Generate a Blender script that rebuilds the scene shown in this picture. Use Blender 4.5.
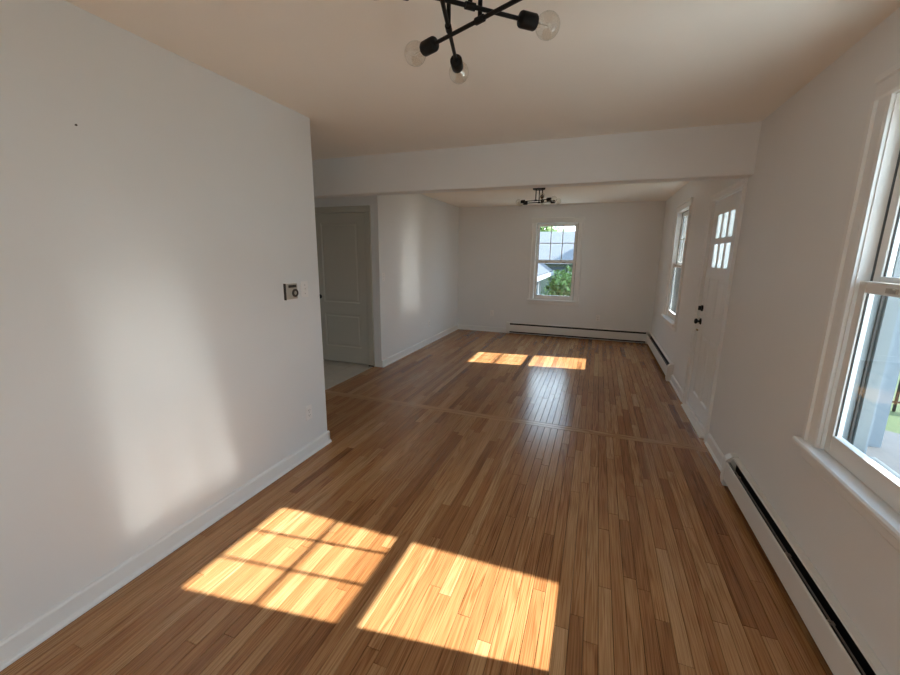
import bpy, bmesh, math, random
from mathutils import Vector, Matrix
random.seed(11)
sc = bpy.context.scene
col = sc.collection
for o in list(bpy.data.objects):
    bpy.data.objects.remove(o)

# ------------------------------------------------------------------ camera
FPX, YAW, PITCH, ROLL = 394.985, 0.351187, -0.205456, 0.010762
CAM = Vector((-0.98003, 0.0, 1.51543))
fw = Vector((-math.sin(YAW)*math.cos(PITCH), math.cos(YAW)*math.cos(PITCH), math.sin(PITCH)))
rt0 = Vector((math.cos(YAW), math.sin(YAW), 0)); up0 = rt0.cross(fw)
rt = rt0*math.cos(ROLL)+up0*math.sin(ROLL); up = up0*math.cos(ROLL)-rt0*math.sin(ROLL)
cd = bpy.data.cameras.new('camera'); cam = bpy.data.objects.new('camera', cd); col.objects.link(cam)
cam.matrix_world = Matrix(((rt.x, up.x, -fw.x, CAM.x), (rt.y, up.y, -fw.y, CAM.y), (rt.z, up.z, -fw.z, CAM.z), (0, 0, 0, 1)))
cd.sensor_width = 36; cd.lens = FPX/900*36; cd.clip_start = .02; cd.clip_end = 500
sc.camera = cam

def project(P):
    d = Vector(P)-CAM; z = d.dot(fw)
    if z < .05: return None
    return 450+FPX*d.dot(rt)/z, 337.5-FPX*d.dot(up)/z

# ------------------------------------------------------------------ world, sun, exposure
SKY = 4.2
w = bpy.data.worlds.new('sky'); sc.world = w; w.use_nodes = True
nt = w.node_tree; nt.nodes.clear()
def N(nt, t, **k):
    n = nt.nodes.new(t)
    for a, v in k.items(): setattr(n, a, v)
    return n
tc = N(nt, 'ShaderNodeTexCoord'); sx = N(nt, 'ShaderNodeSeparateXYZ'); rp = N(nt, 'ShaderNodeValToRGB')
bg = N(nt, 'ShaderNodeBackground'); ou = N(nt, 'ShaderNodeOutputWorld')
nt.links.new(tc.outputs['Generated'], sx.inputs[0]); nt.links.new(sx.outputs['Z'], rp.inputs[0])
rp.color_ramp.elements[0].position = 0.0; rp.color_ramp.elements[0].color = (.80, .93, 1.0, 1)
rp.color_ramp.elements[1].position = .7; rp.color_ramp.elements[1].color = (.50, .72, 1.0, 1)
nt.links.new(rp.outputs[0], bg.inputs[0]); bg.inputs[1].default_value = SKY
nt.links.new(bg.outputs[0], ou.inputs[0])

SUN_DIR = Vector((-1.33, -.173, -1)).normalized()      # direction the light travels
sd = bpy.data.lights.new('sun', 'SUN'); sun = bpy.data.objects.new('sun', sd); col.objects.link(sun)
sun.rotation_euler = SUN_DIR.to_track_quat('-Z', 'Y').to_euler(); sun.location = (12, 3, 14)
sd.energy = 15.0; sd.angle = math.radians(.53); sd.color = (1.0, .99, .94)

sc.view_settings.view_transform = 'Standard'; sc.view_settings.look = 'None'
sc.view_settings.gamma = 1; sc.view_settings.use_curve_mapping = False
sc.view_settings.exposure = 0.66
cy = sc.cycles
cy.max_bounces = 12; cy.diffuse_bounces = 8; cy.glossy_bounces = 4; cy.transparent_max_bounces = 24
cy.caustics_reflective = True; cy.blur_glossy = .0; cy.use_denoising = True
cy.sample_clamp_indirect = 60; cy.use_guiding = True

# ------------------------------------------------------------------ materials
def mat(name):
    m = bpy.data.materials.new(name); m.use_nodes = True
    return m, m.node_tree, m.node_tree.nodes['Principled BSDF']
def plain(name, c, rough=.5, metal=0, spec=.5, bump=0, bscale=200, var=0, vscale=3):
    m, t, b = mat(name)
    b.inputs['Base Color'].default_value = (*c, 1); b.inputs['Roughness'].default_value = rough
    b.inputs['Metallic'].default_value = metal; b.inputs['Specular IOR Level'].default_value = spec
    if bump or var:
        g = N(t, 'ShaderNodeNewGeometry')
        if var:
            n = N(t, 'ShaderNodeTexNoise'); n.inputs['Scale'].default_value = vscale; n.inputs['Detail'].default_value = 4
            t.links.new(g.outputs['Position'], n.inputs['Vector'])
            mx = N(t, 'ShaderNodeMix', data_type='RGBA')
            mx.inputs[6].default_value = (*[x*(1-var) for x in c], 1); mx.inputs[7].default_value = (*[min(1, x*(1+var)) for x in c], 1)
            t.links.new(n.outputs[0], mx.inputs[0]); t.links.new(mx.outputs[2], b.inputs['Base Color'])
        if bump:
            n2 = N(t, 'ShaderNodeTexNoise'); n2.inputs['Scale'].default_value = bscale; n2.inputs['Detail'].default_value = 2
            bp = N(t, 'ShaderNodeBump'); bp.inputs['Strength'].default_value = bump; bp.inputs['Distance'].default_value = .002
            t.links.new(g.outputs['Position'], n2.inputs['Vector']); t.links.new(n2.outputs[0], bp.inputs['Height'])
            t.links.new(bp.outputs[0], b.inputs['Normal'])
    return m
M = {}
M['wall'] = plain('wall_paint', (.80, .81, .81), .55, spec=.35, bump=.12, bscale=160, var=.015)
M['ceiling'] = plain('ceiling_paint', (.90, .865, .80), .8, spec=.2, bump=.2, bscale=90, var=.02)
M['trim'] = plain('trim_paint', (.83, .835, .825), .35, bump=.05, bscale=60)
M['hall'] = plain('hall_door_paint', (.54, .52, .45), .4, bump=.05, bscale=60)
M['vinyl'] = plain('window_vinyl', (.80, .79, .76), .35)
M['enamel'] = plain('heater_enamel', (.77, .76, .73), .35)
M['dark'] = plain('heater_slot', (.008, .008, .008), .6)
M['alum'] = plain('fin_aluminium', (.35, .33, .30), .45, metal=.8)
M['black'] = plain('black_metal', (.008, .0075, .0075), .5, spec=.22)
M['brass'] = plain('dull_brass', (.40, .31, .18), .35, metal=1)
M['plate'] = plain('plastic_plate', (.88, .86, .84), .3)
M['slot'] = plain('slot_dark', (.03, .025, .02), .5)
M['silver'] = plain('thermostat_silver', (.50, .46, .40), .4, metal=.4)
M['tilem'] = plain('ceramic_tile', (.60, .56, .49), .3, var=.12, vscale=9)
M['grout'] = plain('grout', (.30, .27, .23), .9)
M['subfloor'] = plain('subfloor', (.06, .035, .02), .9)
M['concrete'] = plain('concrete', (.052, .056, .062), .9, var=.12, vscale=2)
M['asphalt'] = plain('asphalt', (.08, .082, .09), .9, var=.2)
M['grass'] = plain('lawn_grass', (.035, .056, .014), .9, var=.35, vscale=1.3)
M['shingle'] = plain('roof_shingle', (.075, .08, .09), .9, var=.25, vscale=2.5)
M['shingle_dark'] = plain('slate_shingle', (.040, .046, .058), .9, var=.2, vscale=2.5)
M['siding_white'] = plain('white_siding', (.26, .27, .29), .6)
M['siding_blue'] = plain('pale_blue_siding', (.11, .14, .165), .6)
M['siding_green'] = plain('sage_siding', (.10, .125, .095), .7)
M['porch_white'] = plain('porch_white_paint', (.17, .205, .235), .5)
M['outframe'] = plain('outer_frame_dimmed', (.16, .18, .185), .5)
M['garage'] = plain('garage_white_paint', (.22, .225, .23), .6)
M['winglass'] = plain('dark_window_glass', (.06, .08, .10), .1)
M['bark'] = plain('bark', (.12, .085, .06), .9, var=.3, vscale=8)
M['leaf'] = plain('leaf_green', (.085, .15, .026), .6, var=.45, vscale=5)
M['leaf2'] = plain('leaf_dark_green', (.05, .11, .025), .6, var=.45, vscale=2)
M['reflector'] = plain('pale_reflector', (.62, .61, .56), .8, var=.08)  # for the pale ground slabs added outside to bounce light indoors
M['filament'] = plain('filament_wire', (.5, .45, .35), .4, metal=1)
M['carpaint'] = plain('car_paint', (.02, .022, .028), .2)

def glass(name, tint=(.97, .985, .98), f0=.04, extra=0.0):
    m, t, b = mat(name); t.nodes.remove(b)
    out = [n for n in t.nodes if n.type == 'OUTPUT_MATERIAL'][0]
    lw_ = N(t, 'ShaderNodeLayerWeight'); pw = N(t, 'ShaderNodeMath', operation='POWER'); pw.inputs[1].default_value = 5
    t.links.new(lw_.outputs['Facing'], pw.inputs[0])
    fr = N(t, 'ShaderNodeMath', operation='MULTIPLY_ADD'); fr.inputs[1].default_value = .90; fr.inputs[2].default_value = f0
    t.links.new(pw.outputs[0], fr.inputs[0])
    tr = N(t, 'ShaderNodeBsdfTransparent'); tr.inputs[0].default_value = (*tint, 1)
    gl = N(t, 'ShaderNodeBsdfGlossy'); gl.inputs['Roughness'].default_value = .02
    mx = N(t, 'ShaderNodeMixShader')
    ad = N(t, 'ShaderNodeMath', operation='ADD'); ad.inputs[1].default_value = extra
    t.links.new(fr.outputs[0], ad.inputs[0]); t.links.new(ad.outputs[0], mx.inputs[0])
    t.links.new(tr.outputs[0], mx.inputs[1]); t.links.new(gl.outputs[0], mx.inputs[2])
    t.links.new(mx.outputs[0], out.inputs['Surface'])
    return m
M['glass'] = glass('window_glass')
M['bulb'] = glass('bulb_glass', (.95, .94, .91), .09, .08)

def wood_mat():
    m, t, b = mat('oak_strip')
    L = t.links.new
    g = N(t, 'ShaderNodeNewGeometry'); at = N(t, 'ShaderNodeAttribute', attribute_name='board')
    sp = N(t, 'ShaderNodeSeparateXYZ'); L(at.outputs['Vector'], sp.inputs[0])   # r1 tone, r2 offset, r3 crosswise
    # position; crosswise boards swap x and y
    ps = N(t, 'ShaderNodeSeparateXYZ'); L(g.outputs['Position'], ps.inputs[0])
    def mixf(a, c, f):
        n = N(t, 'ShaderNodeMix', data_type='FLOAT'); L(f, n.inputs[0]); L(a, n.inputs[2]); L(c, n.inputs[3]); return n.outputs[0]
    ax = mixf(ps.outputs['X'], ps.outputs['Y'], sp.outputs['Z']); ay = mixf(ps.outputs['Y'], ps.outputs['X'], sp.outputs['Z'])
    off = N(t, 'ShaderNodeMath', operation='MULTIPLY'); off.inputs[1].default_value = 37.0; L(sp.outputs['Y'], off.inputs[0])
    def vec(sx_, sy_, k=1.0):
        a = N(t, 'ShaderNodeMath', operation='MULTIPLY'); a.inputs[1].default_value = sx_; L(ax, a.inputs[0])
        c = N(t, 'ShaderNodeMath', operation='MULTIPLY'); c.inputs[1].default_value = sy_; L(ay, c.inputs[0])
        v = N(t, 'ShaderNodeCombineXYZ'); L(a.outputs[0], v.inputs[0]); L(c.outputs[0], v.inputs[1]); L(off.outputs[0], v.inputs[2])
        return v.outputs[0]
    # cathedral figure: contour lines of a stretched noise field
    n1 = N(t, 'ShaderNodeTexNoise'); n1.inputs['Scale'].default_value = 1; n1.inputs['Detail'].default_value = 1.5
    L(vec(19, .75), n1.inputs['Vector'])
    s = N(t, 'ShaderNodeMath', operation='MULTIPLY'); s.inputs[1].default_value = 72; L(n1.outputs[0], s.inputs[0])
    sn = N(t, 'ShaderNodeMath', operation='SINE'); L(s.outputs[0], sn.inputs[0])
    ring = N(t, 'ShaderNodeMapRange'); ring.inputs[1].default_value = -.2; ring.inputs[2].default_value = 1.0; L(sn.outputs[0], ring.inputs[0])
    # fibre streaks
    n2 = N(t, 'ShaderNodeTexNoise'); n2.inputs['Scale'].default_value = 1; n2.inputs['Detail'].default_value = 4
    L(vec(260, 4), n2.inputs['Vector'])
    fib = N(t, 'ShaderNodeMapRange'); fib.inputs[1].default_value = .42; fib.inputs[2].default_value = .72; L(n2.outputs[0], fib.inputs[0])
    # broad tone drift inside a board
    n3 = N(t, 'ShaderNodeTexNoise'); n3.inputs['Scale'].default_value = 1; n3.inputs['Detail'].default_value = 2
    L(vec(22, 2.2), n3.inputs['Vector'])
    cr = N(t, 'ShaderNodeValToRGB')
    e = cr.color_ramp.elements
    e[0].position = 0; e[0].color = (.215, .088, .031, 1); e[1].position = 1; e[1].color = (.585, .345, .168, 1)
    for p_, c_ in ((.22, (.338, .152, .058, 1)), (.5, (.445, .217, .088, 1)), (.8, (.515, .282, .126, 1))):
        q = e.new(p_); q.color = c_
    tone = N(t, 'ShaderNodeMath', operation='MULTIPLY_ADD'); tone.inputs[1].default_value = .35
    L(n3.outputs[0], tone.inputs[0]); tb = N(t, 'ShaderNodeMath', operation='MULTIPLY_ADD'); tb.inputs[1].default_value = .72; tb.inputs[2].default_value = .02
    L(sp.outputs['X'], tb.inputs[0]); L(tb.outputs[0], tone.inputs[2]); L(tone.outputs[0], cr.inputs[0])
    d1 = N(t, 'ShaderNodeMix', data_type='RGBA', blend_type='MULTIPLY'); d1.inputs[7].default_value = (.62, .50, .38, 1)
    k1 = N(t, 'ShaderNodeMath', operation='MULTIPLY'); k1.inputs[1].default_value = .72; fg = N(t, 'ShaderNodeMapRange'); fg.inputs[1].default_value = .25; fg.inputs[2].default_value = .85; fg.inputs[3].default_value = .25; L(sp.outputs['Y'], fg.inputs[0])
    kk = N(t, 'ShaderNodeMath', operation='MULTIPLY'); L(fg.outputs[0], kk.inputs[0]); L(ring.outputs[0], kk.inputs[1]); L(kk.outputs[0], k1.inputs[0])
    L(k1.outputs[0], d1.inputs[0]); L(cr.outputs[0], d1.inputs[6])
    d2 = N(t, 'ShaderNodeMix', data_type='RGBA', blend_type='MULTIPLY'); d2.inputs[7].default_value = (.55, .45, .36, 1)
    k2 = N(t, 'ShaderNodeMath', operation='MULTIPLY'); k2.inputs[1].default_value = .95; L(fib.outputs[0], k2.inputs[0])
    L(k2.outputs[0], d2.inputs[0]); L(d1.outputs[2], d2.inputs[6])
    L(d2.outputs[2], b.inputs['Base Color'])
    b.inputs['Roughness'].default_value = .22; b.inputs['Specular IOR Level'].default_value = .5
    # gentle waviness of the varnish
    n4 = N(t, 'ShaderNodeTexNoise'); n4.inputs['Scale'].default_value = 1; n4.inputs['Detail'].default_value = 2
    L(vec(42, 1.2), n4.inputs['Vector'])
    bp = N(t, 'ShaderNodeBump'); bp.inputs['Strength'].default_value = .30; bp.inputs['Distance'].default_value = .0022
    n5 = N(t, 'ShaderNodeTexNoise'); n5.inputs['Scale'].default_value = 1; n5.inputs['Detail'].default_value = 2; L(vec(90, 22), n5.inputs['Vector'])
    bq = N(t, 'ShaderNodeBump'); bq.inputs['Strength'].default_value = .12; bq.inputs['Distance'].default_value = .001
    L(n4.outputs[0], bp.inputs['Height']); L(n5.outputs[0], bq.inputs['Height']); L(bp.outputs[0], bq.inputs['Normal']); L(bq.outputs[0], b.inputs['Normal'])
    return m
M['oak'] = wood_mat()

# ------------------------------------------------------------------ mesh helpers
class MB:
    def __init__(s): s.v = []; s.f = []
    def add(s, vs, fs):
        k = len(s.v); s.v += [tuple(x) for x in vs]; s.f += [tuple(i+k for i in f) for f in fs]; return s
    def box(s, a, b, ch=0.0):
        x0, y0, z0 = [min(p, q) for p, q in zip(a, b)]; x1, y1, z1 = [max(p, q) for p, q in zip(a, b)]
        if ch <= 0:
            return s.add([(x0, y0, z0), (x1, y0, z0), (x1, y1, z0), (x0, y1, z0), (x0, y0, z1), (x1, y0, z1), (x1, y1, z1), (x0, y1, z1)],
                         [(0, 3, 2, 1), (4, 5, 6, 7), (0, 1, 5, 4), (1, 2, 6, 5), (2, 3, 7, 6), (3, 0, 4, 7)])
        bm = bmesh.new(); bmesh.ops.create_cube(bm, size=1)
        for v in bm.verts: v.co = Vector(((x0+x1)/2+v.co.x*(x1-x0), (y0+y1)/2+v.co.y*(y1-y0), (z0+z1)/2+v.co.z*(z1-z0)))
        bmesh.ops.bevel(bm, geom=bm.edges[:], offset=min(ch, .45*min(x1-x0, y1-y0, z1-z0)), segments=1, affect='EDGES')
        bm.verts.index_update(); s.add([v.co[:] for v in bm.verts], [[v.index for v in f.verts] for f in bm.faces]); bm.free(); return s
    def prism(s, prof, axis, a, b):
        """closed 2D profile swept along an axis: 'x' -> (y,z), 'y' -> (x,z), 'z' -> (x,y)"""
        def P(p, t): return {'x': (t, p[0], p[1]), 'y': (p[0], t, p[1]), 'z': (p[0], p[1], t)}[axis]
        n = len(prof); vs = [P(p, a) for p in prof]+[P(p, b) for p in prof]
        fs = [(i, (i+1) % n, n+(i+1) % n, n+i) for i in range(n)]+[tuple(range(n))[::-1], tuple(range(n, 2*n))]
        return s.add(vs, fs)
    def tube(s, a, b, r, r2=None, n=12, caps=True):
        a, b = Vector(a), Vector(b); d = (b-a).normalized(); r2 = r if r2 is None else r2
        p = d.orthogonal().normalized(); q = d.cross(p)
        vs = [a+(p*math.cos(t)+q*math.sin(t))*r for t in [2*math.pi*i/n for i in range(n)]]
        vs += [b+(p*math.cos(t)+q*math.sin(t))*r2 for t in [2*math.pi*i/n for i in range(n)]]
        fs = [(i, (i+1) % n, n+(i+1) % n, n+i) for i in range(n)]
        if caps: fs += [tuple(range(n))[::-1], tuple(range(n, 2*n))]
        return s.add(vs, fs)
    def lathe(s, base, d, prof, n=20):
        """profile [(r, h)] turned round direction d from base"""
        base, d = Vector(base), Vector(d).normalized(); p = d.orthogonal().normalized(); q = d.cross(p)
        k = len(s.v); rows = []
        for r, h in prof:
            if r < 1e-6: rows.append([len(s.v)]); s.v.append(tuple(base+d*h))
            else:
                rows.append(list(range(len(s.v), len(s.v)+n)))
                s.v += [tuple(base+d*h+(p*math.cos(2*math.pi*i/n)+q*math.sin(2*math.pi*i/n))*r) for i in range(n)]
        for A, B in zip(rows, rows[1:]):
            for i in range(n):
                j = (i+1) % n
                if len(A) == 1 and len(B) == 1: continue
                if len(A) == 1: s.f.append((A[0], B[j], B[i]))
                elif len(B) == 1: s.f.append((A[i], A[j], B[0]))
                else: s.f.append((A[i], A[j], B[j], B[i]))
        return s
    def build(s, name, m, parent=None, smooth=False):
        me = bpy.data.meshes.new(name); me.from_pydata(s.v, [], s.f); me.update()
        bm = bmesh.new(); bm.from_mesh(me); bmesh.ops.recalc_face_normals(bm, faces=bm.faces[:]); bm.to_mesh(me); bm.free()
        me.materials.append(M[m] if isinstance(m, str) else m)
        if smooth:
            me.shade_smooth()
            try: me.set_sharp_from_angle(angle=math.radians(40))
            except Exception: pass
        o = bpy.data.objects.new(name, me); col.objects.link(o)
        if parent: o.parent = parent
        return o
def box(name, a, b, m, parent=None, ch=0.0): return MB().box(a, b, ch).build(name, m, parent)
def empty(name, loc=(0, 0, 0), rz=0, parent=None):
    o = bpy.data.objects.new(name, None); col.objects.link(o); o.location = loc; o.rotation_euler = (0, 0, rz); o.empty_display_size = .1
    if parent: o.parent = parent
    return o
def tag(o, label=None, cat=None, group=None, kind=None):
    if label: o['label'] = label
    if cat: o['category'] = cat
    if group: o['group'] = group
    if kind: o['kind'] = kind
    return o
def struct(o, label, cat): return tag(o, label, cat, None, 'structure')
def copy_tree(o, parent=None):
    c = o.copy(); col.objects.link(c); c.parent = parent
    for ch in list(o.children): copy_tree(ch, c)
    return c

# ------------------------------------------------------------------ dimensions (metres)
XL, XL2, XT = -2.947, -3.647, -3.77        # near left wall, far left wall, tile edge
YB, YF, YS1, YS2, YH, YL = 3.519, 7.727, 3.435, 3.527, 4.575, 2.478
H, ZB, YREAR, XHALL, TH = 2.44, 2.095, -.85, -5.2, .14

def wall(name, axis, at, thick, a0, a1, openings, label, m='wall'):
    """wall normal to axis at coordinate `at`, spanning a0..a1, thick towards +/-, openings (b0,b1,z0,z1)"""
    mb = MB()
    def bx(p, q, z0, z1):
        if q-p < 1e-4 or z1-z0 < 1e-4: return
        if axis == 'x': mb.box((at, p, z0), (at+thick, q, z1))
        else: mb.box((p, at, z0), (q, at+thick, z1))
    cur = a0
    for b0, b1, z0, z1 in sorted(openings):
        bx(cur, b0, 0, H); bx(b0, b1, 0, z0); bx(b0, b1, z1, H); cur = b1
    bx(cur, a1, 0, H)
    return struct(mb.build(name, m), label, 'wall')

# window openings (centre, half width .385, z .68 .. 2.13)
WZ0, WZ1, WHW = .675, 2.125, .385
YW_NEAR, YW_FAR, XW_FAR = 1.70, 5.985, -1.737
YW_FILL = -.44  # unseen extra window, put in for its light
wall('wall_right', 'x', 0, TH, YREAR-TH, YF+TH,
     [(YW_NEAR-WHW, YW_NEAR+WHW, WZ0, WZ1), (YW_FILL-WHW, YW_FILL+WHW, WZ0, WZ1), (YW_FAR-WHW, YW_FAR+WHW, WZ0, WZ1), (3.675, 4.545, 0, 2.055)],
     'long wall with its windows and the entry door', )
wall('wall_back', 'y', YF, TH, XL2-.12, 0, [(XW_FAR-WHW, XW_FAR+WHW, WZ0, WZ1)], 'end wall with a single window above the long heater')
wall('wall_left', 'x', XL, -.12, YREAR-TH, YL, [], 'plain wall carrying the thermostat and light switch')
wall('wall_far_left', 'x', XL2, -.12, YH, YF, [], 'plain wall beside the hall door, running to the end wall')
wall('wall_hall', 'y', YH, .12, XHALL, XL2-.12, [(-4.665, -3.835, 0, 2.055)], 'short hall wall holding the two-panel door')
wall('wall_hall_front', 'y', YL, -.12, XHALL, XL-.12, [], 'hall side wall behind the thermostat wall')
wall('wall_hall_left', 'x', XHALL, -.12, YL-.12, YH+.85, [], 'wall closing the end of the hall')
wall('wall_rear', 'y', YREAR, -TH, XL-.12, 0, [], 'plain rear wall of the near room')
c = MB(); c.box((XHALL-.2, YREAR-.2, H), (TH, YF+TH, H+.25))
struct(c.build('ceiling', 'ceiling'), 'flat painted ceiling over both rooms', 'ceiling')
b = MB(); b.prism([(YB+.006, ZB), (YB+.145, ZB), (YB+.15, ZB+.005), (YB+.15, H), (YB, H), (YB, ZB+.006)], 'x', XHALL, 0)
struct(b.build('trim_1', 'wall'), 'dropped plaster beam between the two rooms', 'beam')
# closet behind hall door so nothing leaks
box('wall_closet', (XHALL, YH+.75, 0), (XL2-.12, YH+.85, H), 'wall')
struct(bpy.data.objects['wall_closet'], 'back wall of the closet behind the hall door', 'wall')

# ------------------------------------------------------------------ floor
fl = struct(box('floor', (XHALL-.1, YREAR-.2, -.12), (TH, YF+.1, -.018), 'subfloor'), 'varnished oak strip floor', 'floor')
BW = .0572; GAP = .0009
def board_verts(x0, x1, y0, y1):
    c = .0012; z = random.uniform(-.0003, .0003); g = GAP
    if x1-x0 > y1-y0: x0 += g*.6; x1 -= g*.6; y0 += .0014; y1 -= .0010
    else: x0 += g; x1 -= g; y0 += g*.6; y1 -= g*.6
    vs = [(x0, y0, -.0182), (x1, y0, -.0182), (x1, y1, -.0182), (x0, y1, -.0182),
          (x0, y0, -c+z), (x1, y0, -c+z), (x1, y1, -c+z), (x0, y1, -c+z),
          (x0+c, y0+c, z), (x1-c, y0+c, z), (x1-c, y1-c, z), (x0+c, y1-c, z)]
    fs = [(8, 9, 10, 11), (4, 5, 9, 8), (5, 6, 10, 9), (6, 7, 11, 10), (7, 4, 8, 11), (0, 1, 5, 4), (1, 2, 6, 5), (2, 3, 7, 6), (3, 0, 4, 7)]
    return vs, fs
boards = []
def course(x0, x1, ya, yb):
    y = ya; first = True
    while y < yb-1e-4:
        ln = random.choice((.4, .6, .75, .95, 1.2, 1.5, 1.9))*random.uniform(.85, 1.15)
        if first: ln *= random.uniform(.3, 1); first = False
        e = min(y+ln, yb)
        if yb-e < .18: e = yb
        boards.append((x0, x1, y, e, 0)); y = e
x = 0.0
while x > XHALL:
    x1 = x; x0 = max(x-BW, XHALL)
    if x0 > XL-.1: course(x0, x1, YREAR-.05, YS1)
    else: course(x0, x1, YL-.05, YS1)
    if x1 > XT+.01:
        course(max(x0, XT), x1, YS2, YF+.02)
    x = x0
for k in range(2):
    xx = XHALL
    for e in ([-3.9, -1.66, 0] if k else [-4.4, -2.9, -.93, 0]):
        boards.append((xx, e, YS1+.046*k, YS1+.046*(k+1), 1)); xx = e
def screen_area(bd):
    n = 0; tot = 0
    pts = [project((bd[i], bd[j], 0)) for i, j in ((0, 2), (1, 2), (1, 3), (0, 3))]
    if any(p is None for p in pts): return 0
    A = abs(sum(pts[i][0]*pts[(i+1) % 4][1]-pts[(i+1) % 4][0]*pts[i][1] for i in range(4)))/2
    for i in range(5):
        for j in range(9):
            p = project((bd[0]+(bd[1]-bd[0])*(i+.5)/5, bd[2]+(bd[3]-bd[2])*(j+.5)/9, 0)); tot += 1
            if p and 0 < p[0] < 900 and 0 < p[1] < 675 and not (bd[0] < XL and p[0] < 327): n += 1
    return A*n/tot
boards.sort(key=screen_area, reverse=True)
def set_attr(me, vals):
    a = me.attributes.new('board', 'FLOAT_VECTOR', 'POINT'); a.data.foreach_set('vector', [c for v in vals for c in v])
def board_rand(cross):
    r = random.random()
    r = .5+(r-.5)*(1.0 if random.random() < .85 else 1.7)
    return (min(1.15, max(-.1, r)) if not cross else random.uniform(.80, 1.0), random.random(), float(cross))
rest_v, rest_f, rest_a = [], [], []
for k, bd in enumerate(boards):
    vs, fs = board_verts(*bd[:4]); at = board_rand(bd[4])
    if k < 296 or bd[4]:
        cx, cy_ = (bd[0]+bd[1])/2, (bd[2]+bd[3])/2
        me = bpy.data.meshes.new('floor_board'); me.from_pydata([(v[0]-cx, v[1]-cy_, v[2]) for v in vs], [], fs)
        me.materials.append(M['oak']); set_attr(me, [at]*12)
        o = bpy.data.objects.new('floor_board', me); col.objects.link(o); o.parent = fl; o.location = (cx, cy_, 0)
    else:
        n = len(rest_v); rest_v += vs; rest_f += [tuple(i+n for i in f) for f in fs]; rest_a += [at]*12
me = bpy.data.meshes.new('floor_boards_beyond'); me.from_pydata(rest_v, [], rest_f); me.materials.append(M['oak']); set_attr(me, rest_a)
o = bpy.data.objects.new('floor_boards_beyond', me); col.objects.link(o); o.parent = fl; tag(o, kind='stuff')
# hall tiles
box('grout_bed', (XHALL, YS2, -.0182), (XT, YH+.75, -.003), 'grout', fl)
ts = .305; proto = None; y = YS2
while y < YH+.3:
    x1 = XT
    while x1 > XHALL+.05:
        a = MB(); x0 = max(x1-ts, XHALL); y1 = min(y+ts, YH+.3)
        a.box((x0+.003, y+.003, -.003), (x1-.003, y1-.003, .0005), .001); a.build('floor_tile', 'tilem', fl)
        x1 = x0
    y += ts

# ------------------------------------------------------------------ baseboards
def base_run(name, axis, at, sgn, a0, a1, label, h=.098, z0=.0005):
    """baseboard with rounded top and shoe; sgn = direction into the room"""
    d, s = .014*sgn, .027*sgn
    prof = [(at, z0), (at+s, z0), (at+s, .008), (at+s*.85, .016), (at+d, .022), (at+d, h-.012), (at+d*.55, h-.003), (at, h)]
    return struct(MB().prism(prof, axis, a0, a1).build(name, 'trim'), label, 'baseboard')
base_run('baseboard_left', 'y', XL, 1, YREAR, YL+.014, 'painted baseboard under the thermostat wall')
base_run('baseboard_left_end', 'x', YL, 1, XL-.12, XL+.014, 'baseboard return at the end of the thermostat wall')
base_run('baseboard_far_left', 'y', XL2, 1, YH, YF, 'painted baseboard between the hall door and the end wall')
base_run('baseboard_back', 'x', YF, -1, XL2, -2.6, 'baseboard on the end wall up to the long heater')
base_run('baseboard_right', 'y', 0, -1, 2.99, 3.60, 'short baseboard between the near heater and the entry door')
base_run('baseboard_right_far', 'y', 0, -1, 4.625, 5.375, 'short baseboard between the entry door and the far heater')
base_run('baseboard_hall', 'x', YH, -1, XHALL, -4.76, 'hall baseboard left of the two-panel door')

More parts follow.
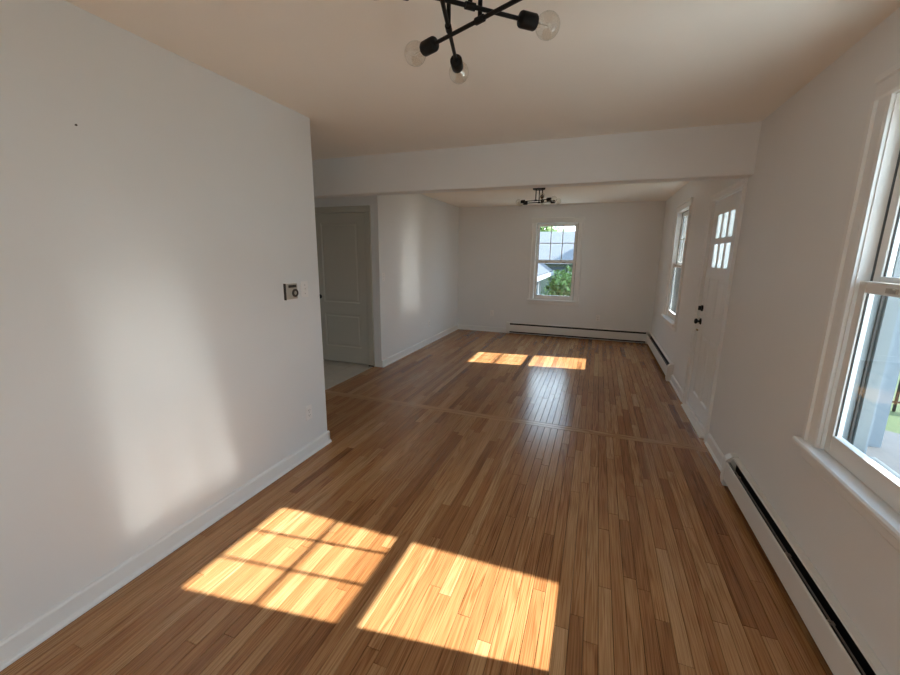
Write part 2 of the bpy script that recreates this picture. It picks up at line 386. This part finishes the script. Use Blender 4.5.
# ------------------------------------------------------------------ windows (local: X along wall, Y outwards, Z up)
def window(name, loc, rz, label):
    W = struct(empty(name, loc, rz), label, 'window')
    gw = .318                                  # half glass width
    zb0, zb1, zu0, zu1 = .785, 1.387, 1.452, 2.058
    # jamb liner: white inside, outside half coloured darker to offset the bright skylight
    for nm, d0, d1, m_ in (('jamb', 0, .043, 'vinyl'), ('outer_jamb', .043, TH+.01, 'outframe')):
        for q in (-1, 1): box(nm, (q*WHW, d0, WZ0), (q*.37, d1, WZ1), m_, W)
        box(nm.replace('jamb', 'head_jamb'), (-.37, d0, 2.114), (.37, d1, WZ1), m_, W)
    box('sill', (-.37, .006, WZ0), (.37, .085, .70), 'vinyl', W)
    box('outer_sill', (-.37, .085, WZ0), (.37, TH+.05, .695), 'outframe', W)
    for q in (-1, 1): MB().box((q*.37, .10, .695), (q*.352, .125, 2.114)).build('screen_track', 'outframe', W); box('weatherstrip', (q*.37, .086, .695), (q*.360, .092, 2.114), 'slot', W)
    # casings: flat board with raised back band
    for s in (-1, 1):
        c = MB(); c.prism([(s*.375, 0), (s*.375, -.012), (s*.388, -.016), (s*.438, -.018), (s*.444, -.028), (s*.466, -.028), (s*.470, -.022), (s*.470, 0)], 'z', .70, 2.1165)
        c.build('casing', 'trim', W)
    c = MB(); c.prism([(0, 2.117), (-.012, 2.117), (-.016, 2.13), (-.018, 2.18), (-.028, 2.186), (-.028, 2.208), (-.022, 2.2125), (0, 2.2125)], 'x', -.4695, .4695)
    c.build('head_casing', 'trim', W)
    MB().prism([(.0055, .676), (0, .672), (-.05, .672), (-.056, .680), (-.056, .692), (-.05, .70), (.0055, .70)], 'x', -.482, .482).build('stool', 'trim', W)
    MB().prism([(0, .60), (-.010, .604), (-.017, .615), (-.017, .655), (-.026, .662), (-.026, .672), (0, .672)], 'x', -.47, .47).build('apron', 'trim', W)
    def sash(nm, d0, d1, z0, z1, g0, g1):
        f = MB(); e = .362
        f.box((-e, d0, z0), (-gw, d1, z1), .002).box((gw, d0, z0), (e, d1, z1), .002)
        f.box((-gw, d0, z0), (gw, d1, g0), .002).box((-gw, d0, g1), (gw, d1, z1), .002)
        o = f.build(nm, 'vinyl', W)
        dm = (d0+d1)/2
        box('glass_pane', (-gw-.004, dm-.002, g0-.004), (gw+.004, dm+.002, g1+.004), 'glass', o)
        gk = MB()
        for a in (-gw, gw): gk.box((a-math.copysign(.004, a), dm-.008, g0), (a, dm-.0025, g1))
        gk.build('gasket', 'slot', o)
        return o, dm
    lo, _ = sash('lower_sash', .009, .041, .702, 1.432, zb0, zb1)
    upo, dm = sash('upper_sash', .046, .078, 1.405, 2.108, zu0, zu1)
    for k in (-1, 1):
        a = k*gw/3
        box('muntin', (a-.008, dm-.010, zu0), (a+.008, dm-.0025, zu1), 'vinyl', upo)
    zc = (zu0+zu1)/2
    box('muntin', (-gw, dm-.0101, zc-.008), (gw, dm-.0026, zc+.008), 'vinyl', upo)
    for k in (-1, 1):
        q = MB(); a = k*.16
        q.box((a-.028, .001, 1.397), (a+.028, .010, 1.415), .001).box((a-.006, -.005, 1.408), (a+.022, .004, 1.416), .001)
        q.build('sash_lock', 'silver', lo)
    # outside trim
    e = MB()
    for s in (-1, 1): e.box((s*.385, TH, .66), (s*.47, TH+.025, 2.22))
    e.box((-.385, TH, 2.135), (.385, TH+.025, 2.22)); e.build('outside_casing', 'porch_white', W)
    return W
window('window_1', (XW_FAR, YF, 0), 0, 'double-hung window in the end wall, showing the neighbouring roof')
window('window_2', (0, YW_FAR, 0), -math.pi/2, 'double-hung window between the entry door and the end wall')
window('window_3', (0, YW_NEAR, 0), -math.pi/2, 'double-hung window above the near baseboard heater')

window('fill_window', (0, YW_FILL, 0), -math.pi/2, 'added unseen double-hung window for light near the rear wall of the near room')  # added out of view so its sun patch brightens the near room
# ------------------------------------------------------------------ doors
def grid_door(parent, w, h, t, lites, panels, m, y0, z0=.012):
    """door leaf in local X (0..w), Y depth y0..y0+t; lites and panels = (x0,x1,z0,z1)"""
    holes = lites+panels
    xs = sorted({0, w, *[q for c in holes for q in c[:2]]}); zs = sorted({z0, h, *[q for c in holes for q in c[2:]]})
    f = MB()
    for i in range(len(xs)-1):
        for j in range(len(zs)-1):
            mx, mz = (xs[i]+xs[i+1])/2, (zs[j]+zs[j+1])/2
            if any(c[0] < mx < c[1] and c[2] < mz < c[3] for c in holes): continue
            f.box((xs[i], y0, zs[j]), (xs[i+1], y0+t, zs[j+1]))
    leaf = f.build('door_leaf', m, parent)
    for a, b_, c0, c1 in panels:
        p = MB(); r, d = .012, .030          # sloped sticking, flat ground, raised field
        def ring(ins, y): return [(a+ins, y, c0+ins), (b_-ins, y, c0+ins), (b_-ins, y, c1-ins), (a+ins, y, c1-ins)]
        R = [ring(0, y0+.0005), ring(r, y0+.010), ring(r+.012, y0+.010), ring(r+d, y0+.003)]
        vs = sum(R, []); fs = []
        for k in range(3):
            for i in range(4): fs.append((4*k+i, 4*k+(i+1) % 4, 4*k+4+(i+1) % 4, 4*k+4+i))
        fs.append((12, 13, 14, 15)); n = len(vs)
        vs += [(x_, y0+t-.008, z_) for x_, _, z_ in R[0]]; fs += [(n, n+3, n+2, n+1)]+[(i, (i+1) % 4, n+(i+1) % 4, n+i) for i in range(4)]
        p.add(vs, fs); p.build('panel', m, leaf)
    for a, b_, c0, c1 in lites:
        box('glass_pane', (a-.003, y0+t/2-.002, c0-.003), (b_+.003, y0+t/2+.002, c1+.003), 'glass', leaf)
        g = MB()
        for s in (a, b_): g.box((s, y0+.002, c0), (s+math.copysign(.006, (a+b_)/2-s), y0+.010, c1))
        for s in (c0, c1): g.box((a, y0+.002, s), (b_, y0+.010, s+math.copysign(.006, (c0+c1)/2-s)))
        g.build('glazing_bead', m, leaf)
    return leaf
def hinges(parent, x, y, zz, m='trim'):
    for z in zz:
        MB().tube((x, y, z-.045), (x, y, z+.045), .007, n=10).tube((x, y, z+.045), (x, y, z+.053), .005, .002, n=10).box((x-.018, y+.004, z-.045), (x+.012, y+.0075, z+.045)).build('hinge', m, parent)

# entry door: local X runs along -y (rz=-90deg): local X = 4.52 - y
D1 = struct(empty('door_1', (0, 4.52, 0), -math.pi/2), 'white front door with six small panes and black knob', 'door')
lw = [(.16, .295), (.3425, .4775), (.525, .66)]
lites = [(a, b_, z0, z1) for a, b_ in lw for z0, z1 in ((1.425, 1.645), (1.685, 1.905))]
pan = [(.15, .375, .98, 1.335), (.445, .67, .98, 1.335), (.15, .375, .205, .80), (.445, .67, .205, .80)]
leaf = grid_door(D1, .82, 2.030, .045, lites, pan, 'trim', .012)
for a in (-.012, .832):                        # jambs
    s = -1 if a < 0 else 1
    box('jamb', (a-.0105, 0, 0), (a+.0105, TH+.01, 2.05), 'trim', D1)
box('jamb', (-.0225, 0, 2.039), (.8425, TH+.01, 2.055), 'trim', D1)
def casing_set(D, x0, x1, ztop, wd=.075, m='trim', y=0):
    for s, xx in ((-1, x0), (1, x1)):
        MB().prism([(xx, y), (xx, y-.012), (xx+s*.01, y-.016), (xx+s*(wd-.02), y-.018), (xx+s*(wd-.015), y-.024), (xx+s*wd, y-.024), (xx+s*wd, y)], 'z', 0.0005, ztop).build('casing', m, D)
    return MB().prism([(y, ztop), (y-.012, ztop), (y-.016, ztop+.01), (y-.018, ztop+wd-.03), (y-.024, ztop+wd-.025), (y-.024, min(ztop+wd-.01, 2.5)), (y, ztop+wd-.01)], 'x', x0-wd, x1+wd).build('head_casing', m, D)
casing_set(D1, -.012, .832, 2.044, .070 if False else .060)
hinges(D1, .822, -.004, (.24, 1.02, 1.80), 'plate')
MB().prism([(-.045, .0005), (-.04, .012), (-.01, .022), (TH+.05, .012), (TH+.05, .0005)], 'x', -.001, .821).build('threshold', 'trim', D1)
box('door_sweep', (.004, .000, .024), (.816, .011, .055), 'plate', leaf)
k = MB(); k.lathe((.07, .012, .905), (0, -1, 0), [(0, -.001), (.032, -.001), (.032, .004), (.026, .009), (.011, .012), (.010, .024), (.018, .029), (.025, .037), (.0262, .044), (.022, .052), (.011, .056), (0, .057)], 20)
k.build('knob', 'black', leaf, True)
k = MB(); k.lathe((.07, .012, 1.035), (0, -1, 0), [(0, -.001), (.030, -.001), (.030, .008), (.025, .014), (0, .014)], 20); k.box((.063, -.026, 1.015), (.077, -.001, 1.057), .003)
k.build('deadbolt', 'black', leaf)
MB().box((-.004, .0095, .875), (.006, .0118, .935)).box((-.004, .0095, 1.01), (.006, .0118, 1.06)).build('latch_plate', 'brass', leaf)
MB().box((-.020, -.0015, .80), (.000, .002, .82), .001).box((.0, -.004, .802), (.028, .0115, .817), .002).build('chain_plate', 'brass', D1)

# hall door (local X = x + 4.66), hinges at the right
D2 = struct(empty('door_2', (-4.655, YH, 0), 0), 'grey-white two-panel hall door seen past the wall end', 'door')
leaf2 = grid_door(D2, .81, 2.04, .035, [], [(.115, .695, .235, .70), (.115, .695, .86, 1.92)], 'hall', .004, .014)
for a in (-.006, .816): box('jamb', (a-.004, 0, 0), (a+.004, .12, 2.045), 'hall', D2)
box('jamb', (-.01, 0, 2.044), (.82, .12, 2.055), 'hall', D2)
casing_set(D2, -.006, .816, 2.046, .085, 'hall')
hinges(D2, .812, -.006, (.24, 1.84), 'hall')
k = MB(); k.lathe((.05, .004, .93), (0, -1, 0), [(0, -.001), (.03, -.001), (.03, .004), (.022, .009), (.010, .011), (.010, .034), (.019, .040), (.027, .050), (.028, .058), (.022, .068), (0, .073)], 18)
k.build('knob', 'black', leaf2, True)
box('plinth_stop', (.8165, -.026, .0005), (.90, -.0245, .02), 'slot', D2)

# sampling portals for the daylight (they give off no light of their own)
def portal(loc, rx, rz, sx_, sy_):
    l = bpy.data.lights.new('window_portal', 'AREA'); l.shape = 'RECTANGLE'; l.size = sx_; l.size_y = sy_; l.cycles.is_portal = True
    o = bpy.data.objects.new('window_portal', l); col.objects.link(o); o.location = loc; o.rotation_euler = (rx, 0, rz)
portal((XW_FAR, YF+.2, 1.4), -math.pi/2, 0, .74, 1.44)
portal((.2, YW_FAR, 1.4), -math.pi/2, -math.pi/2, .74, 1.44)
portal((.2, YW_NEAR, 1.4), -math.pi/2, -math.pi/2, .74, 1.44)
portal((.2, 4.11, 1.67), -math.pi/2, -math.pi/2, .56, .48)
portal((.2, YW_FILL, 1.4), -math.pi/2, -math.pi/2, .74, 1.44)

# ------------------------------------------------------------------ baseboard heaters (local: X along wall, Y into the room is -Y, back on Y=0)
def heater(loc, rz, L, label, ends=(True, True), studs=()):
    R = tag(empty('baseboard_heater', loc, rz), label, 'heater', 'baseboard heaters along the walls')
    c = .06
    a0 = c if ends[0] else 0; a1 = L-c if ends[1] else L
    MB().prism([(0, .012), (0, .215), (-.005, .219), (-.027, .214), (-.032, .205), (-.030, .204), (-.026, .210), (-.004, .213), (-.004, .012)], 'x', a0, a1).build('back_panel', 'enamel', R)
    MB().prism([(-.058, .048), (-.0645, .048), (-.0665, .052), (-.0665, .170), (-.0645, .176), (-.060, .178), (-.059, .175), (-.0625, .171), (-.0625, .052), (-.058, .051)], 'x', a0, a1).build('front_panel', 'enamel', R)
    MB().prism([(-.006, .06), (-.055, .06), (-.055, .12), (-.006, .12)], 'x', a0+.02, a1-.02).build('fin_pack', 'dark', R)
    MB().prism([(-.0045, .012), (-.0045, .205), (-.006, .205), (-.006, .012)], 'x', a0, a1).build('inner_lining', 'dark', R)
    MB().prism([(-.048, .172), (-.0455, .177), (-.0435, .177), (-.0425, .172)], 'x', a0, a1).build('damper_rod', 'alum', R)
    for q in studs:
        MB().box((q-.010, -.058, .170), (q+.010, -.036, .1755), .001).tube((q, -.052, .172), (q, -.052, .181), .005, n=8).build('damper_bracket', 'alum', R)
    for k, s in ((0, 0), (1, L-c)):
        if not ends[k]: continue
        m = MB(); m.prism([(0, .0015), (-.062, .0015), (-.0685, .03), (-.0685, .180), (-.062, .192), (-.036, .218), (-.004, .223), (0, .223)], 'x', s, s+c)
        m.build('end_cap', 'enamel', R)
    return R
heater((0, 2.985, 0), -math.pi/2, 3.80, 'long baseboard heater under the large near window', (True, False), (.25, .95, 1.32, 2.0, 2.9))
heater((0, YF-.072, 0), -math.pi/2, YF-.072-5.38, 'baseboard heater below the side window, ending before the entry door', (False, True), (.5, 1.2))
heater((-2.6, YF, 0), 0, 2.6-.0, 'baseboard heater spanning the end wall under its window', (True, False), (.6, 1.4, 2.1))
MB().box((-.074, YF-.074, .0015), (0, YF, .224), .004).build('corner_cover', 'enamel', bpy.data.objects['baseboard_heater.002'])
cc = bpy.data.objects['corner_cover']; cc.location = (2.6, -YF, 0)

# ------------------------------------------------------------------ wall plates (local: X along wall, room side is -Y)
def outlet(loc, rz, label):
    R = tag(empty('wall_outlet', loc, rz), label, 'outlet', 'wall outlets')
    MB().box((-.035, -.006, -.057), (.035, 0, .057), .003).build('cover_plate', 'plate', R)
    for z in (-.0195, .0195):
        o = MB().box((-.0165, -.0085, z-.0145), (.0165, -.0055, z+.0145), .004).build('receptacle', 'plate', R)
        MB().box((-.0085, -.0089, z-.003), (-.0060, -.0084, z+.007)).box((.0060, -.0089, z-.003), (.0085, -.0084, z+.007)).box((-.0025, -.0089, z-.010), (.0025, -.0084, z-.006)).build('socket_slots', 'slot', o)
    MB().lathe((0, -.0058, 0), (0, -1, 0), [(0, 0), (.0035, 0), (.003, .0015), (0, .0018)], 10).build('screw', 'alum', R)
    return R
def switch(loc, rz, label):
    R = tag(empty('light_switch', loc, rz), label, 'switch', 'light switches')
    MB().box((-.035, -.006, -.057), (.035, 0, .057), .003).build('cover_plate', 'plate', R)
    MB().prism([(-.0055, -.012), (-.0075, -.012), (-.019, .009), (-.016, .013), (-.0055, .008)], 'x', -.005, .005).build('toggle', 'plate', R)
    for z in (-.03, .03): MB().lathe((0, -.0058, z), (0, -1, 0), [(0, 0), (.0035, 0), (.003, .0015), (0, .0018)], 10).build('screw', 'alum', R)
    return R
PL = math.pi/2     # left walls: local -Y -> +x
outlet((XL, 2.272, .338), PL, 'white outlet low on the thermostat wall')
outlet((XL2, 6.21, .352), PL, 'white outlet low on the wall that starts at the hall door')
outlet((-2.912, YF, .38), 0, 'white outlet on the end wall above the bare baseboard')
outlet((-.905, YF, .405), 0, 'outlet on the end wall directly above the long heater')
switch((XL, 2.313, 1.265), PL, 'white toggle switch right beside the thermostat')
switch((XL2, 4.672, 1.222), PL, 'white light switch on the wall beside the hall door')
T = tag(empty('thermostat', (XL, 2.165, 1.262), PL), 'square silver thermostat with round dial and dark display', 'thermostat')
MB().box((-.060, -.004, -.058), (.060, 0, .058), .002).build('wall_plate', 'plate', T)
MB().box((-.054, -.026, -.052), (.052, -.004, .052), .004).build('body', 'silver', T)
MB().box((-.036, -.0275, .026), (.040, -.0255, .044), .001).build('display', 'slot', T)
MB().box((-.0590, -.0225, -.056), (-.0545, -.0035, .055), .001).build('side_lever', 'slot', T)
d = MB(); d.lathe((.022, -.026, -.012), (0, -1, 0), [(.014, 0), (.028, 0), (.028, .006), (.025, .009), (.016, .009), (.014, .006), (.014, 0)], 28); d.build('dial_ring', 'slot', T, True)
MB().lathe((.022, -.026, -.012), (0, -1, 0), [(0, 0), (.0138, 0), (.0138, .005), (0, .006)], 24).build('dial_cap', 'silver', T, True)
nail = tag(MB().lathe((XL, 1.071, 1.999), (1, 0, 0), [(0, 0), (.0018, 0), (.0018, .006), (.004, .0065), (.004, .008), (0, .0085)], 8).build('picture_nail', 'slot'), 'small dark nail left in the thermostat wall', 'nail')

# ------------------------------------------------------------------ ceiling lights
def ceiling_light(loc, rz, label, tilt=()):
    R = tag(empty('ceiling_light', loc, rz), label, 'ceiling light', 'black branching ceiling lights')
    MB().lathe((0, 0, 0), (0, 0, -1), [(0, 0), (.085, 0), (.085, .018), (.080, .024), (0, .024)], 32).build('canopy', 'black', R, True)
    return R
def rod_set(R, hub, ang, half, z, pitch=0.0, rr=.0065):
    """stem from the canopy to a hub and one rod with a socket and bulb at both ends"""
    hx, hy = hub
    MB().tube((hx, hy, -.02), (hx, hy, z), .007, n=10).build('stem', 'black', R)
    d = Vector((math.cos(ang)*math.cos(pitch), math.sin(ang)*math.cos(pitch), math.sin(pitch))); c = Vector((hx, hy, z))
    MB().tube(c-d*.016, c+d*.016, .0105, n=12).build('hub', 'black', R)
    h1, h2 = half
    MB().tube(c-d*h1, c+d*h2, rr, n=10).build('rod', 'black', R)
    for s, h in ((-1, h1), (1, h2)):
        e = d*s; p = c+e*h
        MB().lathe(p, e, [(0, -.004), (.008, -.004), (.010, 0), (.0215, .004), (.0235, .008), (.0235, .056), (.021, .060), (.017, .060), (.016, .045), (0, .045)], 18).build('socket', 'black', R, True)
        b0 = p+e*.056; rb = .040
        prof = [(.0125, -.008), (.013, 0), (.016, .008)]
        cc_ = .050
        for i in range(13):
            t = math.radians(148-i*148/12)
            prof.append((rb*math.sin(t) if i < 12 else 0, cc_+rb*math.cos(t)))
        g = MB().lathe(b0, e, prof, 24).build('bulb', 'bulb', R, True)
        q = e.orthogonal().normalized()
        m = MB(); m.tube(b0+e*.0, b0+e*.022, .004, .003, 8)
        for sg in (-1, 1): m.tube(b0+e*.02, b0+e*.048+q*sg*.010, .0006, n=5)
        m.tube(b0+e*.048+q*.010, b0+e*.048-q*.010, .0008, n=5)
        m.build('filament', 'filament', g)
L1 = ceiling_light((-1.427, 1.331, H), 0, 'black branching ceiling light with clear globe bulbs in the near room')
rod_set(L1, (.044, .006), math.radians(155.5), (.20, .20), -.212)
rod_set(L1, (-.070, .035), math.radians(103), (.205, .213), -.203)
rod_set(L1, (.022, -.026), math.radians(41.2), (.185, .170), -.188)
L2 = ceiling_light((-1.83, 5.84, H), 0, 'black branching ceiling light beyond the beam in the far room')
rod_set(L2, (.0, .055), math.radians(-9.5), (.165, .165), -.185)
rod_set(L2, (-.03, -.055), math.radians(-19), (.165, .165), -.172)
rod_set(L2, (.05, .0), math.radians(97), (.20, .20), -.150)

# ------------------------------------------------------------------ outside
def terrain():
    def z(x, y): 
        t = min(1, max(0, (y-8)/7)); return -.48-.75*t*t*(3-2*t)
    nx, ny = 40, 40; vs = []; fs = []
    for j in range(ny+1):
        for i in range(nx+1):
            X = -40+80*i/nx; Y = -35+100*j/ny; vs.append((X, Y, z(X, Y)))
    for j in range(ny):
        for i in range(nx):
            a = j*(nx+1)+i; fs.append((a, a+1, a+nx+2, a+nx+1))
    me = MB(); me.add(vs, fs); return me.build('lawn', 'grass')
struct(terrain(), 'green lawn around the house', 'lawn')
P = struct(empty('porch', (0, 0, 0)), 'covered front porch outside the entry door', 'porch')
box('porch_slab', (TH+.01, 2.2, -.48), (1.95, 5.55, -.28), 'concrete', P)
box('door_step', (TH+.03, 3.5, -.28), (.75, 4.75, -.12), 'concrete', P)
z1 = 2.44
MB().box((TH+.005, 2.095, z1-.14), (2.32, 5.70, z1), .004).build('porch_roof', 'porch_white', P)
for py in (4.87, 2.95):
    m = MB(); m.box((1.60, py-.075, -.28), (1.75, py+.075, z1-.14)); m.box((1.585, py-.09, z1-.24), (1.765, py+.09, z1-.14), .004)
    m.build('post', 'porch_white', P)
wp = [(1.96, 3.4), (9, 3.4), (10.98, 3.6), (10.98, 4.8), (4, 5.0), (3.0, 5.45), (2.3, 5.95), (1.2, 6.1), (1.2, 5.56), (1.96, 5.56)]
wk = MB().prism(wp, 'z', -.50, -.465)
struct(wk.build('walkway', 'concrete'), 'grey curved concrete walkway beyond the porch', 'path')
struct(box('street', (11, -35, -.50), (18, 60, -.455), 'asphalt'), 'asphalt street in front of the house', 'road')
RL = tag(empty('iron_railing', (2.0, 6.75, -.475)), 'black iron railing by the walkway outside the near window', 'railing')
m = MB(); m.box((0, -.02, .86), (2.4, .02, .90)); m.build('top_rail', 'black', RL); MB().box((0, -.012, .12), (2.4, .012, .145)).build('bottom_rail', 'black', RL)
for i in range(9): box('baluster', (i*.3-.012, -.0119, 0), (i*.3+.012, .0119, .86), 'black', RL)

def gable_house(name, x0, x1, y0, y1, zg, ze, zr, ridge, wallm, label, wins=(), siding=None, roofm='shingle'):
    R = tag(empty(name, (x0, y0, zg)), label, 'house')
    o = Vector((x0, y0, zg)); ov = .35
    def rel(p): return tuple(Vector(p)-o)
    w = MB()
    if ridge == 'x':
        ym = (y0+y1)/2
        w.prism([(0, 0), (y1-y0, 0), (y1-y0, ze-zg), (ym-y0, zr-.12-zg), (0, ze-zg)], 'x', 0, x1-x0)
        r = MB(); sl = (zr-ze)/(ym-y0)
        r.prism([(-ov, ze-zg-ov*sl), (ym-y0, zr-zg), (y1-y0+ov, ze-zg-ov*sl), (y1-y0+ov, ze-zg-ov*sl+.14), (ym-y0, zr-zg+.14), (-ov, ze-zg-ov*sl+.14)], 'x', -ov, x1-x0+ov)
    else:
        xm = (x0+x1)/2
        w.prism([(0, 0), (x1-x0, 0), (x1-x0, ze-zg), (xm-x0, zr-.12-zg), (0, ze-zg)], 'y', 0, y1-y0)
        r = MB(); sl = (zr-ze)/(xm-x0)
        r.prism([(-ov, ze-zg-ov*sl), (xm-x0, zr-zg), (x1-x0+ov, ze-zg-ov*sl), (x1-x0+ov, ze-zg-ov*sl+.14), (xm-x0, zr-zg+.14), (-ov, ze-zg-ov*sl+.14)], 'y', -ov, y1-y0+ov)
    w.build('wall', wallm, R); rf = r.build('roof', roofm, R)
    f = MB(); q = ze-zg-ov*sl
    if ridge == 'x': f.box((-ov, -ov-.03, q-.02), (x1-x0+ov, -ov-.001, q+.14))
    else: f.box((x1-x0+ov+.001, -ov, q-.02), (x1-x0+ov+.04, y1-y0+ov, q+.10))
    f.build('fascia', 'siding_white', rf)
    for a, b_ in wins:
        g = MB().box(rel(a), rel(b_)); win = g.build('window', 'winglass', R)
        A, B = Vector(rel(a)), Vector(rel(b_)); fr = MB()
        if abs(B.y-A.y) < .1:
            yy = min(A.y, B.y)
            for (p, q2) in (((A.x-.08, A.z-.08), (B.x+.08, A.z)), ((A.x-.08, B.z), (B.x+.08, B.z+.08)), ((A.x-.08, A.z), (A.x, B.z)), ((B.x, A.z), (B.x+.08, B.z))):
                fr.box((p[0], yy-.03, p[1]), (q2[0], yy+.05, q2[1]))
        else:
            xx = max(A.x, B.x)
            for (p, q2) in (((A.y-.08, A.z-.08), (B.y+.08, A.z)), ((A.y-.08, B.z), (B.y+.08, B.z+.08)), ((A.y-.08, A.z), (A.y, B.z)), ((B.y, A.z), (B.y+.08, B.z))):
                fr.box((xx-.05, p[0], p[1]), (xx+.03, q2[0], q2[1]))
        fr.build('window_frame', 'siding_white', win)
    if siding:
        s = MB(); z = 0
        while z < ze-zg-.05:
            s.prism([(-.004, z), (-.022, z), (-.006, z+.16), (-.004, z+.16)], 'x', 0, x1-x0); z += .16
        tag(s.build('lap_siding', siding, R), kind='stuff')
    return R
gable_house('house', -9, .4, 20.4, 29, -1.25, 1.30, 2.80, 'x', 'siding_green', 'low house with long grey shingle roof behind the end window',
            [((-3.2, 20.36, .1), (-2.3, 20.5, 1.0)), ((-6, 20.36, .1), (-5, 20.5, 1.0))])
gable_house('garage', -6.3, -2.85, 10.4, 14.6, -1.0, 1.12, 2.35, 'y', 'garage', 'white outbuilding with grey roof at the side of the end window',
            [((-3.0, 12.7, .05), (-2.82, 13.5, .72))], None, 'shingle_dark')
gable_house('blue_house', 1.0, 4.6, 15.0, 22, -1.25, 3.9, 5.6, 'y', 'siding_blue', 'pale blue clapboard house seen through the side window', [], 'siding_blue')

def foliage(R, c, rad, n, leaf, m):
    vs = []; fs = []; c = Vector(c)
    for i in range(n):
        while True:
            p = Vector((random.uniform(-1, 1), random.uniform(-1, 1), random.uniform(-1, 1)))
            if .35 < p.length < 1: break
        lump = 1+.22*math.sin(p.x*5+c.x)*math.cos(p.y*6+1)+.15*math.sin(p.z*7+p.x*4)
        q = c+Vector((p.x*rad[0], p.y*rad[1], p.z*rad[2]))*lump
        a = Vector((random.gauss(0, 1), random.gauss(0, 1), random.gauss(0, 1))).normalized(); b_ = a.orthogonal().normalized(); b_.rotate(Matrix.Rotation(random.uniform(0, 6.28), 3, a))
        s = leaf*random.uniform(.6, 1.3); k = len(vs); t = a.cross(b_)
        vs += [q-b_*s, q+t*s*.5, q+b_*s, q-t*s*.5]; fs.append((k, k+1, k+2, k+3))
    o = MB(); o.v = [tuple(v) for v in vs]; o.f = fs
    return tag(o.build('foliage', m, R), kind='stuff')
def tree(name, loc, h, rad, n, leaf, m, label, cat='tree'):
    R = tag(empty(name, loc), label, cat)
    t = MB(); t.tube((0, 0, -.1), (0, 0, h-rad[2]*.6), .035*h**.9, .018*h**.9, 10)
    for k in range(5):
        a = k*1.3; t.tube((0, 0, h-rad[2]*1.2), (math.cos(a)*rad[0]*.5, math.sin(a)*rad[1]*.5, h-rad[2]*.2), .012*h, .004*h, 6)
    t.build('trunk', 'bark', R)
    foliage(R, (0, 0, h), rad, n, leaf, m); return R
tree('bush', (-2.02, 15.7, -1.2), 1.42, (.78, .75, .92), 3200, .08, 'leaf', 'rounded green bush beneath the end window view', 'bush')
tree('backyard_tree', (-7.4, 36, -1.3), 4.2, (3.4, 2.5, 1.7), 2600, .30, 'leaf', 'leafy tree standing behind the grey shingle roof')
tree('street_tree', (21, 30, -.6), 5.5, (3.5, 3.5, 3.0), 2200, .35, 'leaf2', 'large tree across the street')
tree('corner_tree', (20, 40, -1.2), 6.0, (4, 4, 3.4), 2000, .4, 'leaf2', 'dark leafy tree at the far end of the street')

C_ = tag(empty('parked_car', (9.7, 17.4, -.48), math.pi/2), 'dark car parked on the lawn edge by the street', 'car')
b = MB(); b.prism([(-2.1, .28), (2.1, .28), (2.2, .55), (2.1, .80), (1.1, .92), (.45, 1.38), (-1.1, 1.40), (-1.75, .98), (-2.15, .92), (-2.2, .5)], 'y', -.85, .85); b.build('body', 'carpaint', C_)
for s in (-1, 1):
    b = MB(); y = s*.86; b.add([(.95, y, .95), (.40, y, 1.30), (-1.05, y, 1.32), (-1.5, y, .98), (.95, y*.99, .95), (.40, y*.99, 1.30), (-1.05, y*.99, 1.32), (-1.5, y*.99, .98)], [(0, 1, 2, 3), (4, 5, 6, 7), (0, 1, 5, 4), (1, 2, 6, 5), (2, 3, 7, 6), (3, 0, 4, 7)]); b.build('side_window', 'winglass', C_)
    for xx in (-1.35, 1.35):
        b = MB(); b.tube((xx, s*.70, .32), (xx, s*.89, .32), .32, n=24); wl = b.build('wheel', 'black', C_); MB().tube((xx, s*.885, .32), (xx, s*.90, .32), .19, n=18).build('hubcap', 'alum', wl)
struct(box('front_reflector', (TH+.01, -7, -.52), (5.5, 2.15, -.40), 'reflector'), 'added unseen pale slab bouncing light along the house', 'front_reflector')  # added out of view to throw sunlight up to the near ceiling
struct(box('side_reflector', (TH+.01, 5.6, -.52), (1.15, 7.9, -.45), 'reflector'), 'added unseen pale strip bouncing light under the side window', 'path')  # unseen slab added to bounce daylight in through the side window
struct(box('back_reflector', (-6, YF+TH+.01, -.75), (1.15, 10.0, -.42), 'reflector'), 'added unseen pale slab bouncing light behind the end wall', 'reflector')  # unseen slab added to lift the far room's ceiling with bounced sun
